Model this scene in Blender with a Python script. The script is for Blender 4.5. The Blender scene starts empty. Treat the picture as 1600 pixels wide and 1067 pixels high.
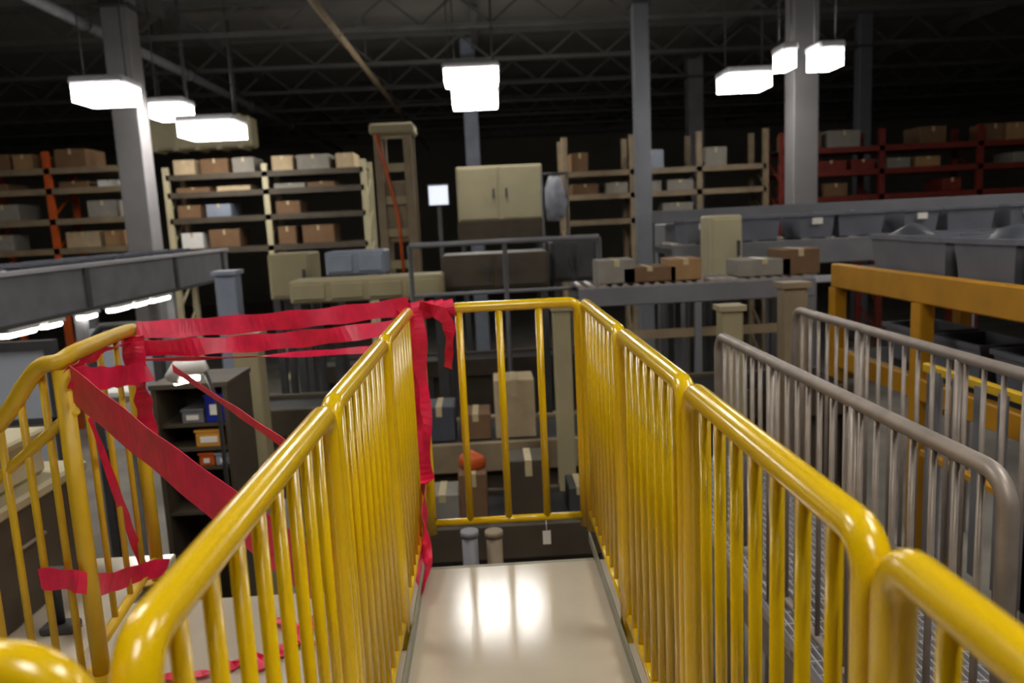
import bpy, bmesh, math, random
from mathutils import Vector, Matrix

# ------------------------------------------------------------------ camera, world, exposure
S = bpy.context.scene
COL = S.collection
PW, PH, FPX = 1600.0, 1067.0, 1244.0
ROLL = math.radians(3.0)
EYE = Vector((0.0, 0.0, 1.41))
_v = Vector(((756 - PW / 2) / FPX, -(345 - PH / 2) / FPX, 1.0)).normalized()     # where the walkway runs to
_z = Vector((-math.sin(ROLL), math.cos(ROLL), 0.0)); _z = (_z - _v * _z.dot(_v)).normalized()
_x = _v.cross(_z)
if _x.x < 0: _x = -_x
ROWS = (_x, _v, _z)                                                             # world axes seen from the camera
right = Vector([r.x for r in ROWS]); up = Vector([r.y for r in ROWS]); fwd = Vector([r.z for r in ROWS])
cam = bpy.data.cameras.new('camera'); cam_o = bpy.data.objects.new('camera', cam); COL.objects.link(cam_o)
cam_o.matrix_world = Matrix(((right.x, up.x, -fwd.x, EYE.x), (right.y, up.y, -fwd.y, EYE.y), (right.z, up.z, -fwd.z, EYE.z), (0, 0, 0, 1)))
cam.sensor_width = 36.0; cam.lens = FPX / PW * 36.0; cam.clip_start = 0.02; cam.clip_end = 200
S.camera = cam_o
cam.dof.use_dof = True; cam.dof.focus_distance = 2.0; cam.dof.aperture_fstop = 3.2
S.view_settings.view_transform = 'Standard'; S.view_settings.look = 'None'
S.view_settings.gamma = 1.0; S.view_settings.use_curve_mapping = False
S.view_settings.exposure = 0.34
w = bpy.data.worlds.new('world'); S.world = w; w.use_nodes = True
w.node_tree.nodes['Background'].inputs[0].default_value = (0.8, 0.85, 1.0, 1)
w.node_tree.nodes['Background'].inputs[1].default_value = 0.02
LAMP = 15.0          # strength of the high-bay diffusers

def ray(u, v):
    d = right * ((u - PW / 2) / FPX) + up * (-(v - PH / 2) / FPX) + fwd
    return d
def at_y(u, v, Y):
    d = ray(u, v); return EYE + d * ((Y - EYE.y) / d.y)
def at_z(u, v, Z):
    d = ray(u, v); return EYE + d * ((Z - EYE.z) / d.z)
def at_x(u, v, X):
    d = ray(u, v); return EYE + d * ((X - EYE.x) / d.x)

FLOOR = -2.6; CEIL = 6.6
rnd = random.Random(7)

# ------------------------------------------------------------------ materials
def lin(c):
    c /= 255.0
    return c / 12.92 if c <= 0.04045 else ((c + 0.055) / 1.055) ** 2.4
def rgb(r, g, b): return (lin(r), lin(g), lin(b), 1.0)

def mat(name, col, rough=0.5, metal=0.0, var=0.12, scale=6.0, bump=0.0, bscale=60.0, coat=0.0, spec=0.5, stretch=None):
    m = bpy.data.materials.new(name); m.use_nodes = True
    nt = m.node_tree; b = nt.nodes['Principled BSDF']
    b.inputs['Roughness'].default_value = rough; b.inputs['Metallic'].default_value = metal
    b.inputs['Coat Weight'].default_value = coat; b.inputs['Coat Roughness'].default_value = 0.12
    b.inputs['Specular IOR Level'].default_value = spec
    tc = nt.nodes.new('ShaderNodeTexCoord')
    n = nt.nodes.new('ShaderNodeTexNoise'); n.inputs['Scale'].default_value = scale; n.inputs['Detail'].default_value = 5
    if stretch:
        mp = nt.nodes.new('ShaderNodeMapping'); mp.inputs['Scale'].default_value = stretch
        nt.links.new(tc.outputs['Object'], mp.inputs[0]); nt.links.new(mp.outputs[0], n.inputs['Vector'])
    else:
        nt.links.new(tc.outputs['Object'], n.inputs['Vector'])
    r = nt.nodes.new('ShaderNodeValToRGB')
    r.color_ramp.elements[0].position = 0.3; r.color_ramp.elements[1].position = 0.7
    r.color_ramp.elements[0].color = tuple(c * (1 - var) for c in col[:3]) + (1,)
    r.color_ramp.elements[1].color = tuple(min(1, c * (1 + var)) for c in col[:3]) + (1,)
    nt.links.new(n.outputs['Fac'], r.inputs[0]); nt.links.new(r.outputs[0], b.inputs['Base Color'])
    if bump:
        n2 = nt.nodes.new('ShaderNodeTexNoise'); n2.inputs['Scale'].default_value = bscale; n2.inputs['Detail'].default_value = 4
        nt.links.new(tc.outputs['Object'], n2.inputs['Vector'])
        bp = nt.nodes.new('ShaderNodeBump'); bp.inputs['Strength'].default_value = bump; bp.inputs['Distance'].default_value = 0.01
        nt.links.new(n2.outputs['Fac'], bp.inputs['Height']); nt.links.new(bp.outputs[0], b.inputs['Normal'])
    return m
def emit(name, col, s):
    m = bpy.data.materials.new(name); m.use_nodes = True
    b = m.node_tree.nodes['Principled BSDF']
    b.inputs['Base Color'].default_value = (0.8, 0.8, 0.8, 1)
    b.inputs['Emission Color'].default_value = col; b.inputs['Emission Strength'].default_value = s
    return m

YELLOW = mat('yellow_paint', rgb(232, 190, 5), 0.24, var=0.04, scale=3, coat=0.5)
YELLOW_DULL = mat('yellow_paint_worn', rgb(208, 168, 28), 0.45, var=0.12, scale=5)
AMBER = mat('amber_paint', rgb(196, 138, 20), 0.5, var=0.12, scale=4)
RED_TAPE = mat('red_tape', rgb(226, 28, 74), 0.38, var=0.2, scale=14)
DECK = mat('platform_deck', rgb(200, 190, 170), 0.10, var=0.05, scale=5, bump=0.02, bscale=220, spec=.7)
TOE = mat('toe_board_grey', rgb(150, 150, 132), 0.5, var=0.15, scale=8)
CONCRETE = mat('concrete', rgb(150, 144, 134), 0.5, var=0.25, scale=1.2, bump=0.1)
CEILM = mat('ceiling_deck', rgb(112, 108, 102), 0.7, var=0.12, scale=0.6)
STEEL_DARK = mat('joist_steel', rgb(84, 83, 80), 0.6, var=0.15, scale=2)
WALLM = mat('wall_paint', rgb(128, 122, 110), 0.8, var=0.12, scale=0.5)
GALV = mat('galvanised_steel', rgb(150, 138, 128), 0.42, metal=0.25, var=0.15, scale=12)
GREY = mat('grey_sheet', rgb(118, 117, 121), 0.55, var=0.14, scale=3)
GREY_BLUE = mat('blue_grey_sheet', rgb(132, 140, 154), 0.5, var=0.14, scale=3)
GREY_LIGHT = mat('light_grey_paint', rgb(182, 180, 184), 0.5, var=0.07, scale=2)
GREY_DARK = mat('dark_grey_steel', rgb(66, 66, 66), 0.55, var=0.2, scale=4)
BLACK = mat('black_rubber', rgb(30, 30, 31), 0.6, var=0.2, scale=6)
COLUMN_M = mat('column_paint', rgb(124, 121, 122), 0.55, var=0.07, scale=2)
COLUMN_DIM = mat('column_paint_dim', rgb(104, 106, 112), 0.6, var=0.1, scale=2)
CREAM = mat('cream_panel', rgb(186, 176, 142), 0.55, var=0.09, scale=2)
BEIGE = mat('beige_panel', rgb(158, 146, 112), 0.6, var=0.12, scale=2)
TAN = mat('tan_steel', rgb(136, 118, 92), 0.6, var=0.2, scale=4)
BROWN_DARK = mat('dark_brown_steel', rgb(74, 64, 50), 0.6, var=0.2, scale=4)
ORANGE = mat('rack_orange', rgb(196, 84, 26), 0.5, var=0.15, scale=5)
REDM = mat('rack_red', rgb(116, 40, 30), 0.5, var=0.15, scale=5)
CARDS = [mat('carton_%s' % n, rgb(*c), 0.8, var=0.1, scale=8) for n, c in
         (('kraft', (160, 124, 84)), ('pale', (186, 164, 130)), ('brown', (118, 88, 60)), ('grey', (140, 134, 124)))]
PACK_TAPE = mat('packing_tape', rgb(196, 178, 138), 0.35)
TOTE = mat('tote_grey', rgb(112, 114, 124), 0.45, var=0.12, scale=4)
TOTE_DK = mat('tote_dark', rgb(74, 76, 84), 0.45, var=0.15, scale=4)
SACK = mat('sack_grey', rgb(146, 148, 158), 0.5, var=0.2, scale=9, bump=0.4, bscale=14)
BLUE = mat('blue_plastic', rgb(28, 44, 148), 0.4)
WHITE = mat('white_plastic', rgb(222, 220, 214), 0.45, var=0.05)
LABEL = mat('paper_label', rgb(232, 228, 218), 0.7, var=0.04)
BOARD = mat('white_board', rgb(176, 182, 192), 0.35, var=0.06, scale=2)
LAMP_M = emit('lamp_diffuser', (1.0, 0.97, 0.92, 1), LAMP)
STRIP_M = emit('strip_lamp', (1.0, 0.96, 0.86, 1), 16.0)
SCREEN_M = emit('lit_screen', (0.80, 0.86, 1.0, 1), 0.75)

# ------------------------------------------------------------------ mesh helpers
class MB:
    def __init__(s): s.v = []; s.f = []; s.sm = []
    def _add(s, vs, fs, smooth=False):
        o = len(s.v); s.v += [tuple(p) for p in vs]; s.f += [tuple(o + i for i in f) for f in fs]; s.sm += [smooth] * len(fs)
        return s
    def box(s, lo, hi, rot=0.0, c=0.0):
        lo = Vector(lo); hi = Vector(hi)
        lo, hi = Vector([min(a, b) for a, b in zip(lo, hi)]), Vector([max(a, b) for a, b in zip(lo, hi)])
        mid = (lo + hi) / 2; h = (hi - lo) / 2
        if c > 0:                                                       # chamfered edges
            c = min(c, h.x * .9, h.y * .9, h.z * .9)
            vs = []; idx = {}
            for sx in (-1, 1):
                for sy in (-1, 1):
                    for sz in (-1, 1):
                        for ax in range(3):
                            p = Vector((sx * h.x, sy * h.y, sz * h.z))
                            for k in range(3):
                                if k != ax: p[k] -= math.copysign(c, p[k])
                            idx[(sx, sy, sz, ax)] = len(vs); vs.append(p)
            fs = []
            for ax in range(3):
                a, b = [k for k in range(3) if k != ax]
                for sg in (-1, 1):
                    q = []
                    for sa, sb in ((-1, -1), (1, -1), (1, 1), (-1, 1)):
                        key = [0, 0, 0]; key[ax] = sg; key[a] = sa; key[b] = sb
                        q.append(idx[tuple(key) + (ax,)])
                    fs.append(q)
                for sa in (-1, 1):                                      # edge strips running along ax
                    for sb in (-1, 1):
                        k0 = [0, 0, 0]; k0[a] = sa; k0[b] = sb; k1 = list(k0); k0[ax] = -1; k1[ax] = 1
                        fs.append([idx[tuple(k0) + (a,)], idx[tuple(k1) + (a,)], idx[tuple(k1) + (b,)], idx[tuple(k0) + (b,)]])
            for sx in (-1, 1):
                for sy in (-1, 1):
                    for sz in (-1, 1):
                        fs.append([idx[(sx, sy, sz, k)] for k in range(3)])
        else:
            vs = [Vector((sx * h.x, sy * h.y, sz * h.z)) for sx in (-1, 1) for sy in (-1, 1) for sz in (-1, 1)]
            fs = [(0, 1, 3, 2), (4, 6, 7, 5), (0, 4, 5, 1), (2, 3, 7, 6), (0, 2, 6, 4), (1, 5, 7, 3)]
        R = Matrix.Rotation(rot, 3, 'Z')
        return s._add([R @ p + mid for p in vs], fs)
    def tube(s, pts, r, n=10, caps=True):
        pts = [Vector(p) for p in pts]; rs = r if isinstance(r, (list, tuple)) else [r] * len(pts)
        vs = []; fs = []; prev = None
        for i, p in enumerate(pts):
            t = (pts[min(i + 1, len(pts) - 1)] - pts[max(i - 1, 0)]).normalized()
            if prev is None:
                a = Vector((0, 0, 1)) if abs(t.z) < .9 else Vector((1, 0, 0))
                nx = t.cross(a).normalized()
            else:
                nx = (prev - t * prev.dot(t)).normalized()
            prev = nx; ny = t.cross(nx)
            for k in range(n):
                a = 2 * math.pi * k / n
                vs.append(p + (nx * math.cos(a) + ny * math.sin(a)) * rs[i])
        for i in range(len(pts) - 1):
            for k in range(n):
                k2 = (k + 1) % n
                fs.append((i * n + k, i * n + k2, (i + 1) * n + k2, (i + 1) * n + k))
        s._add(vs, fs, True)
        if caps:
            o = len(s.v) - len(vs)
            s.f.append(tuple(o + k for k in range(n))); s.sm.append(False)
            s.f.append(tuple(o + (len(pts) - 1) * n + k for k in range(n))); s.sm.append(False)
        return s
    def beam(s, a, b, wx, wz):                                           # square bar between two points
        a = Vector(a); b = Vector(b); t = (b - a).normalized()
        ref = Vector((0, 0, 1)) if abs(t.z) < .95 else Vector((0, 1, 0))
        x = t.cross(ref).normalized(); z = x.cross(t)
        vs = [p + x * sx * wx / 2 + z * sz * wz / 2 for p in (a, b) for sx, sz in ((-1, -1), (1, -1), (1, 1), (-1, 1))]
        return s._add(vs, [(0, 1, 2, 3), (7, 6, 5, 4), (0, 4, 5, 1), (1, 5, 6, 2), (2, 6, 7, 3), (3, 7, 4, 0)])
    def ribbon(s, pts, wid, th=0.0015, dirs=None):
        pts = [Vector(p) for p in pts]; vs = []; fs = []
        wd = wid if isinstance(wid, (list, tuple)) else [wid] * len(pts)
        for i, p in enumerate(pts):
            t = (pts[min(i + 1, len(pts) - 1)] - pts[max(i - 1, 0)]).normalized()
            d = Vector(dirs[i]); d = (d - t * d.dot(t)).normalized(); nn = t.cross(d).normalized()
            for e, q in ((-1, -1), (1, -1), (1, 1), (-1, 1)):
                vs.append(p + d * e * wd[i] / 2 + nn * q * th / 2)
        for i in range(len(pts) - 1):
            for k in range(4):
                k2 = (k + 1) % 4
                fs.append((i * 4 + k, i * 4 + k2, i * 4 + 4 + k2, i * 4 + 4 + k))
        fs.append((0, 1, 2, 3)); o = (len(pts) - 1) * 4; fs.append((o + 3, o + 2, o + 1, o))
        return s._add(vs, fs, False)
    def build(s, name, m, parent=None, loc=None):
        me = bpy.data.meshes.new(name)
        off = Vector(loc) if loc is not None else Vector((0, 0, 0))
        me.from_pydata([tuple(Vector(p) - off) for p in s.v], [], s.f); me.update()
        bm = bmesh.new(); bm.from_mesh(me); bmesh.ops.recalc_face_normals(bm, faces=bm.faces); bm.to_mesh(me); bm.free()
        me.polygons.foreach_set('use_smooth', s.sm)
        me.materials.append(m)
        o = bpy.data.objects.new(name, me); COL.objects.link(o); o.location = off
        if parent is not None: o.parent = parent
        return o

def tag(o, label, cat, group=None):
    o['label'] = label; o['category'] = cat
    if group: o['group'] = group
    return o
def thing(name, label, cat, loc=(0, 0, 0), group=None):
    o = bpy.data.objects.new(name, None); COL.objects.link(o); o.location = loc; o.empty_display_size = .1
    return tag(o, label, cat, group)
def part(name, mb, m, t):
    """a mesh given in world coordinates, parented to the thing (an Empty) it belongs to"""
    o = mb.build(name, m); o.parent = t
    p = t
    off = Vector((0, 0, 0))
    while p is not None: off += p.location; p = p.parent
    o.location = -off
    return o
def struct(name, mb, m, parent=None):
    o = mb.build(name, m, parent)
    if parent is None: o['kind'] = 'structure'
    return o
def dup(root, loc, label=None, rotz=0.0):
    r = root.copy(); COL.objects.link(r); r.location = loc; r.rotation_euler.z = rotz
    if label: r['label'] = label
    for ch in list(root.children):
        c = ch.copy(); COL.objects.link(c); c.parent = r
        for g in list(ch.children):
            d = g.copy(); COL.objects.link(d); d.parent = c
    return r
def piece(src, name, parent, loc, rot=None):
    """another copy of a small repeated part, sharing its mesh"""
    o = bpy.data.objects.new(name, src.data); COL.objects.link(o); o.parent = parent; o.location = loc
    if rot: o.rotation_euler = rot
    return o

# ================================================================== STRUCTURE
struct('floor', MB().box((-26, -6, FLOOR - .2), (30, 46, FLOOR)), CONCRETE)
ceiling = struct('ceiling', MB().box((-26, -6, CEIL), (30, 46, CEIL + .2)), CEILM)
struct('wall_back', MB().box((-26, 46, FLOOR), (30, 46.3, CEIL)), WALLM)
struct('wall_left', MB().box((-26.3, -6, FLOOR), (-26, 46, CEIL)), WALLM)
struct('wall_right', MB().box((30, -6, FLOOR), (30.3, 46, CEIL)), WALLM)
# open-web joists carrying the roof, parts of the ceiling
for y in (11, 15, 19, 23, 27, 31, 35, 39, 43):
    j = MB()
    j.beam((-26, y, CEIL - .06), (30, y, CEIL - .06), .14, .12); j.beam((-26, y, CEIL - .78), (30, y, CEIL - .78), .12, .1)
    x = -26.0; k = 0
    while x < 29.5:
        a, b = (CEIL - .1, CEIL - .74) if k % 2 == 0 else (CEIL - .74, CEIL - .1)
        j.beam((x, y, a), (x + .8, y, b), .05, .05); x += .8; k += 1
    struct('joist', j, STEEL_DARK, ceiling)
for x in (-14, -7, 0, 7, 14, 21):
    struct('girder', MB().box((x - .1, 6, CEIL - .32), (x + .1, 46, CEIL - .02)), STEEL_DARK, ceiling)

# raised platform the camera stands on: walkway strip and side bay
pl = MB(); pl.box((-.46, -1.4, -.1), (.50, 3.12, 0), c=.006)
platform = struct('floor_platform', pl, DECK)
struct('bay_deck', MB().box((-1.46, 0.2, -.1), (-.4605, 2.98, -.001), c=.006), DECK, platform)
struct('bay_deck', MB().box((-2.3, 0.2, -.1), (-1.4605, 3.45, -.001), c=.006), DECK, platform)
fr = MB()
for a, b in (((-.44, -1.4, -.2), (-.44, 3.1, -.2)), ((.48, -1.4, -.2), (.48, 3.1, -.2)), ((-2.25, .25, -.2), (-2.25, 3.4, -.2)), ((-2.25, 2.9, -.2), (.48, 2.9, -.2))):
    fr.beam(a, b, .08, .2)
struct('deck_beam', fr, GREY_DARK, platform)
for x, y in ((-.44, -1.2), (.48, -1.2), (-.44, 2.95), (.48, 2.95), (-2.2, .4), (-2.2, 3.3)):
    struct('deck_leg', MB().box((x - .05, y - .05, FLOOR), (x + .05, y + .05, -.1)), GREY_DARK, platform)
struct('trim_1', MB().box((.385, -1.2, 0), (.393, 3.3, .05), c=.003), TOE)
struct('trim_2', MB().box((-.322, .75, 0), (-.31, 3.3, .05), c=.003), TOE)
struct('trim_3', MB().box((-.31, 3.12, -.1), (.385, 3.14, .0), c=.003), TOE)

# ================================================================== YELLOW BARRIER PANELS
def arc(c, a0, a1, r, ux, n=6):
    return [Vector(c) + ux * (r * math.cos(a0 + (a1 - a0) * k / n)) + Vector((0, 0, r * math.sin(a0 + (a1 - a0) * k / n))) for k in range(n + 1)]
def barrier(p0, p1, npick, label, top=1.06, base=0.0, bottom=.085, rc=.045, rp=.0235, rk=.0118, m=YELLOW, group='yellow barrier panels', name='barrier_panel',
            cat='barrier', off=0.0, feet=False, pitch=None, rt=None):
    """welded tube frame with rounded top corners, a bottom rail and upright pickets"""
    p0 = Vector(p0); p1 = Vector(p1); d = (p1 - p0); L = d.length; ux = d.normalized()
    t = thing(name, label, cat, (p0.x, p0.y, base), group)
    zc = top - rp
    path = [p0 + Vector((0, 0, base)), p0 + Vector((0, 0, base + .3)), p0 + Vector((0, 0, zc - rc))]
    path += arc(p0 + ux * rc + Vector((0, 0, zc - rc)), math.pi, math.pi / 2, rc, ux)[1:]
    path += arc(p1 - ux * rc + Vector((0, 0, zc - rc)), math.pi / 2, 0, rc, ux)
    path += [p1 + Vector((0, 0, base + .3)), p1 + Vector((0, 0, base))]
    part('frame', MB().tube(path, rp, 16), m, t)
    part('bottom_rail', MB().tube([p0 + Vector((0, 0, base + bottom)), p1 + Vector((0, 0, base + bottom))], rp * .72, 12), m, t)
    src = MB().tube([(0, 0, base + bottom), (0, 0, zc)], rk, 8).build('picket', m, t, (0, 0, 0))
    n = npick
    for k in range(n):
        q = ux * (L * (k + 1) / (n + 1))
        if k == 0: src.location = (q.x, q.y, -base)
        else: piece(src, 'picket', t, (q.x, q.y, -base))
    if feet:
        for e, q in ((1, p0), (-1, p1)):
            nrm = Vector((-ux.y, ux.x, 0))
            c = q + ux * e * .03
            part('foot_plate', MB().box((c.x - .05, c.y - .05, base), (c.x + .05, c.y + .05, base + .008)), m, t)
    return t
XR, XL, YF = .418, -.345, 3.46
g = .0245
RB = [(-.05, .812), (.812, 1.65), (1.65, 2.50), (2.50, YF)]
for (a, b), n, lab in zip(RB, (7, 7, 7, 8), (
        'glossy yellow barrier panel on the right, nearest the camera and cut by the frame',
        'yellow barrier panel on the right between the notched joint and the next joint',
        'third yellow barrier panel along the right side of the walkway',
        'yellow barrier panel on the right meeting the far cross panel')):
    barrier((XR, a + g, 0), (XR, b - g, 0), n, lab)
LB = [(.672, 1.63), (1.63, 2.545), (2.545, YF)]
for (a, b), n, lab in zip(LB, (8, 8, 8), (
        'glossy yellow barrier panel on the left with a rounded near corner',
        'middle yellow barrier panel along the left side of the walkway',
        'yellow barrier panel on the left whose far corner is wrapped in red tape')):
    barrier((XL, a + g, 0), (XL, b - g, 0), n, lab)
barrier((XL + .035, YF + .04, 0), (XR - .02, YF + .04, 0), 3, 'yellow cross panel with three open bars closing the far end of the walkway', bottom=.05, rk=.0165)
barrier((-1.5, .648, 0), (XL - .03, .648, 0), 8, 'yellow barrier rail turning away at the bottom left corner', rc=.06, top=1.075)

def resample(pts, k=5):
    pts = [Vector(p) for p in pts]; out = []; n = len(pts)
    for i in range(n - 1):
        p0, p1, p2, p3 = pts[max(i - 1, 0)], pts[i], pts[i + 1], pts[min(i + 2, n - 1)]
        for j in range(k):
            t = j / k
            out.append(.5 * ((2 * p1) + (p2 - p0) * t + (2 * p0 - 5 * p1 + 4 * p2 - p3) * t * t + (3 * p1 - p0 - 3 * p2 + p3) * t ** 3))
    return out + [pts[-1]]
# ---------------- stair guard of the left bay
A = Vector((-1.325, 2.46, 0)); B = Vector((-1.42, 3.16, 0))
t = thing('stair_guard', 'worn yellow stair guard with a bent handrail wrapped in red tape', 'railing', A)
part('post', MB().tube([A, A + Vector((0, 0, 1.02))], .027, 12), YELLOW_DULL, t)
part('post', MB().tube([B, B + Vector((0, 0, 1.03))], .026, 12), YELLOW_DULL, t)
part('handrail', MB().tube(resample([at_y(-60, 732, 2.5), at_y(10, 648, 2.48), at_y(42, 598, 2.47), at_y(64, 572, 2.46), at_y(92, 565, 2.46), A + Vector((0, .12, 1.06)), B + Vector((0, 0, 1.05)), B + Vector((0, .05, 1.03))], 4), .026, 12), YELLOW_DULL, t)
part('middle_rail', MB().tube([at_y(-50, 790, 2.5), at_y(20, 728, 2.49), at_y(118, 640, 2.46)], .017, 10), YELLOW_DULL, t)
part('bottom_rail', MB().tube([A + Vector((0, 0, .1)), B + Vector((0, 0, .1))], .018, 10), YELLOW_DULL, t)
for k in range(1, 4):
    q = A.lerp(B, k / 4)
    part('picket', MB().tube([q + Vector((0, 0, .1)), q + Vector((0, 0, 1.04))], .011, 8), YELLOW_DULL, t)
for x, h in ((-1.40, 1.04), (-1.475, .98), (-1.55, .84), (-1.64, .66), (-1.72, .56)):
    part('picket', MB().tube([(x, 2.485, 0.0), (x, 2.485, h)], .012, 8), YELLOW_DULL, t)
for q in (A, B):
    part('foot_plate', MB().box((q.x - .06, q.y - .06, 0), (q.x + .06, q.y + .06, .01)), YELLOW_DULL, t)

# ================================================================== RED BARRICADE TAPE
def sag_path(a, b, sag, n=14):
    a = Vector(a); b = Vector(b)
    return [a.lerp(b, i / n) - Vector((0, 0, sag * 4 * (i / n) * (1 - i / n))) for i in range(n + 1)]
def tape(pts, wid, label, a0=0.0, a1=0.0, ripple=.15, name='barricade_tape', seed=1, wob=.08):
    r = random.Random(seed); dirs = []; pts = resample(pts, 3 if len(pts) > 12 else 6); n = len(pts)
    ph = [r.uniform(0, 6.28) for _ in range(3)]
    for i, p in enumerate(pts):
        t = (Vector(pts[min(i + 1, n - 1)]) - Vector(pts[max(i - 1, 0)])).normalized()
        ref = Vector((0, 0, 1)) if abs(t.z) < .93 else Vector((1, 0, 0))
        u = (ref - t * ref.dot(t)).normalized(); v = t.cross(u)
        q = i / (n - 1); ang = a0 + (a1 - a0) * q + ripple * (math.sin(9 * q + ph[0]) + .6 * math.sin(23 * q + ph[1]))
        dirs.append(u * math.cos(ang) + v * math.sin(ang))
    ww = [wid * (1 + wob * math.sin(31 * i / n + ph[2])) for i in range(n)]
    return tag(MB().ribbon(pts, ww, .0016, dirs).build(name, RED_TAPE, None, pts[0]), label, 'tape', 'red barricade tape')
corner = Vector((XL, YF, 1.04))
Bt = B + Vector((0, 0, 1.03)); At = A + Vector((0, 0, 1.02))
tape(sag_path(corner + Vector((0, .0, .02)), Bt + Vector((.03, 0, .02)), .015), .075, 'top red tape strand running level from the wrapped corner to the stair guard', 0, .3, seed=2)
tape(sag_path(corner + Vector((-.02, -.03, -.06)), Bt + Vector((.03, -.02, -.05)), .02), .07, 'red tape strand just below the top one, left of the wrapped corner', .5, -.2, .3, seed=3)
tape(sag_path(corner + Vector((-.03, -.05, -.15)), at_y(225, 562, 3.14), .01), .03, 'narrow twisted red tape strand under the two level ones', .2, 2.4, .3, seed=4)
tape(sag_path(at_y(112, 600, 2.43), at_x(500, 905, XL - .03), .008, 14), .125, 'wide red tape strand slanting down from the stair guard behind the left barrier', .1, 0, .03, seed=5, wob=.02)
tape(sag_path(at_y(270, 575, 3.1), at_x(520, 745, XL - .03), .0, 14), .034, 'narrow red tape strand slanting down behind the left barrier, above the wide one', .2, .3, .1, seed=6)
tape(sag_path(at_y(112, 590, 2.43), at_y(235, 580, 3.14), .01), .075, 'red tape strand stretched along the top of the stair guard', .2, -.2, seed=7)
tape(sag_path(at_y(100, 582, 2.44), at_y(205, 535, 3.14), -.01), .05, 'upper red tape strand wound along the stair guard handrail', .4, 1.2, .3, seed=8)
tape([at_y(207, 525, 3.13), at_y(210, 560, 3.12), at_y(218, 600, 3.12), at_y(226, 640, 3.12), at_y(232, 690, 3.12)], .085, 'red tape end hanging down the far post of the stair guard', 0, .5, .25, seed=9)
tape(sag_path(at_y(140, 650, 2.5), at_y(228, 895, 3.12), .01), .03, 'thin red tape strand dropping from the stair guard to the low loop', .3, 1.5, .2, seed=10)
tape([at_y(62, 905, 2.46), at_y(100, 905, 2.44), at_y(125, 910, 2.42), at_y(160, 913, 2.5), at_y(190, 905, 2.7), at_y(225, 893, 2.95), at_y(262, 885, 3.1)], .07, 'low red tape loop round the foot of the stair guard posts', 0, .25, .12, seed=11)
# wrapped corner: the knot, the hanging tail and short ends
kn = MB()
for i in range(7):
    a = i * .9; c = corner + Vector((0, -.01, -.02 - .03 * i))
    pts = [c + Vector(((.048 + .012 * math.sin(a)) * math.cos(q), (.048 + .012 * math.sin(a)) * math.sin(q), .02 * math.sin(q * 1.0 + a))) for q in [k * 2 * math.pi / 12 for k in range(13)]]
    kn.ribbon(pts, .06, .003, [Vector((.2 * math.sin(a + k), 0, 1)) for k in range(13)])
sp = []
for k in range(61):
    a = k / 60 * 2 * math.pi * 4
    sp.append(Vector((XL + .02 + .17 * k / 60, YF + .04 + .036 * math.cos(a), 1.036 + .036 * math.sin(a))))
kn.ribbon(sp, .06, .002, [Vector((1, 0, .2)) for _ in sp])
tag(kn.build('tape_wrap', RED_TAPE, None, corner), 'red tape wound round the far left corner post and onto the cross rail', 'tape')
tl = [corner + Vector((.01, -.05, .0)), corner + Vector((.02, -.07, -.12)), corner + Vector((.015, -.06, -.3)), corner + Vector((.02, -.07, -.5)), corner + Vector((.01, -.065, -.7)),
      corner + Vector((.025, -.12, -.82)), corner + Vector((.022, -.24, -.93)), corner + Vector((.03, -.42, -1.0)), corner + Vector((.03, -.62, -1.03))]
tape(tl, .105, 'long red tape tail hanging from the wrapped corner to the deck', .3, -.4, .35, seed=12)
tl = [corner + Vector((-.035, -.12, -.05)), corner + Vector((-.03, -.1, -.15)), corner + Vector((.0, -.075, -.3)), corner + Vector((.01, -.07, -.46)), corner + Vector((.0, -.08, -.62))]
tape(tl, .05, 'second red tape tail crossing the pickets beside the wrapped corner', .6, 0, .35, seed=13)
tape([at_y(655, 478, 3.44), at_y(680, 485, 3.44), at_y(700, 505, 3.45), at_y(702, 540, 3.455), at_y(700, 575, 3.46)], .055, 'short red tape end hooked over the first bar of the far cross panel', .2, .8, .3, seed=14)
# loose strands on the bay floor
for i, (u0, v0, u1, v1) in enumerate(((228, 1064, 330, 1052), (330, 1050, 412, 1024), (392, 1052, 446, 1012), (440, 1020, 492, 968), (436, 968, 486, 1008))):
    a = at_z(u0, v0, .012); b = at_z(u1, v1, .012); pts = []
    for k in range(9):
        q = a.lerp(b, k / 8); q.z = .012 + .01 * math.sin(k * 1.7 + i) ** 2; q.x += .012 * math.sin(k * 2.1 + i); pts.append(q)
    tape(pts, .05, ('crumpled red tape on the deck by the rounded left corner', 'red tape lying on the deck behind the left barrier pickets', 'red tape scrap crossing another on the deck behind the pickets',
                    'red tape end pointing away along the deck behind the pickets', 'short red tape scrap furthest along the deck behind the pickets')[i], 1.5, 1.6, .25, seed=30 + i)

# ---------------- brown chest with cream lid at the far left of the bay
t = thing('equipment_chest', 'dark brown chest with a cream lid behind the stair guard', 'chest', (-2.02, 2.9, 0))
c1 = at_z(2, 1000, 0)
part('body', MB().box((-2.28, 2.58, 0.0), (-1.80, 3.4, .42), c=.01), BROWN_DARK, t)
part('lid', MB().box((-2.3, 2.56, .42), (-1.78, 3.42, .47), c=.012), CREAM, t)
part('handle', MB().tube([(-1.79, 2.85, .3), (-1.76, 2.85, .3), (-1.76, 3.0, .3), (-1.79, 3.0, .3)], .008, 8), GALV, t)
t = thing('storage_bin', 'cream plastic bin standing on the brown chest', 'bin', (-2.08, 2.95, .47))
part('body', MB().box((-2.26, 2.75, .47), (-1.86, 3.25, .64), c=.02), CREAM, t)
part('rim', MB().box((-2.28, 2.73, .62), (-1.84, 3.27, .66), c=.01), CREAM, t)
t = thing('floor_jack', 'small dark steel stand on the deck between the stair pickets', 'stand', at_z(96, 985, 0))
q = at_z(96, 985, 0)
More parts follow.
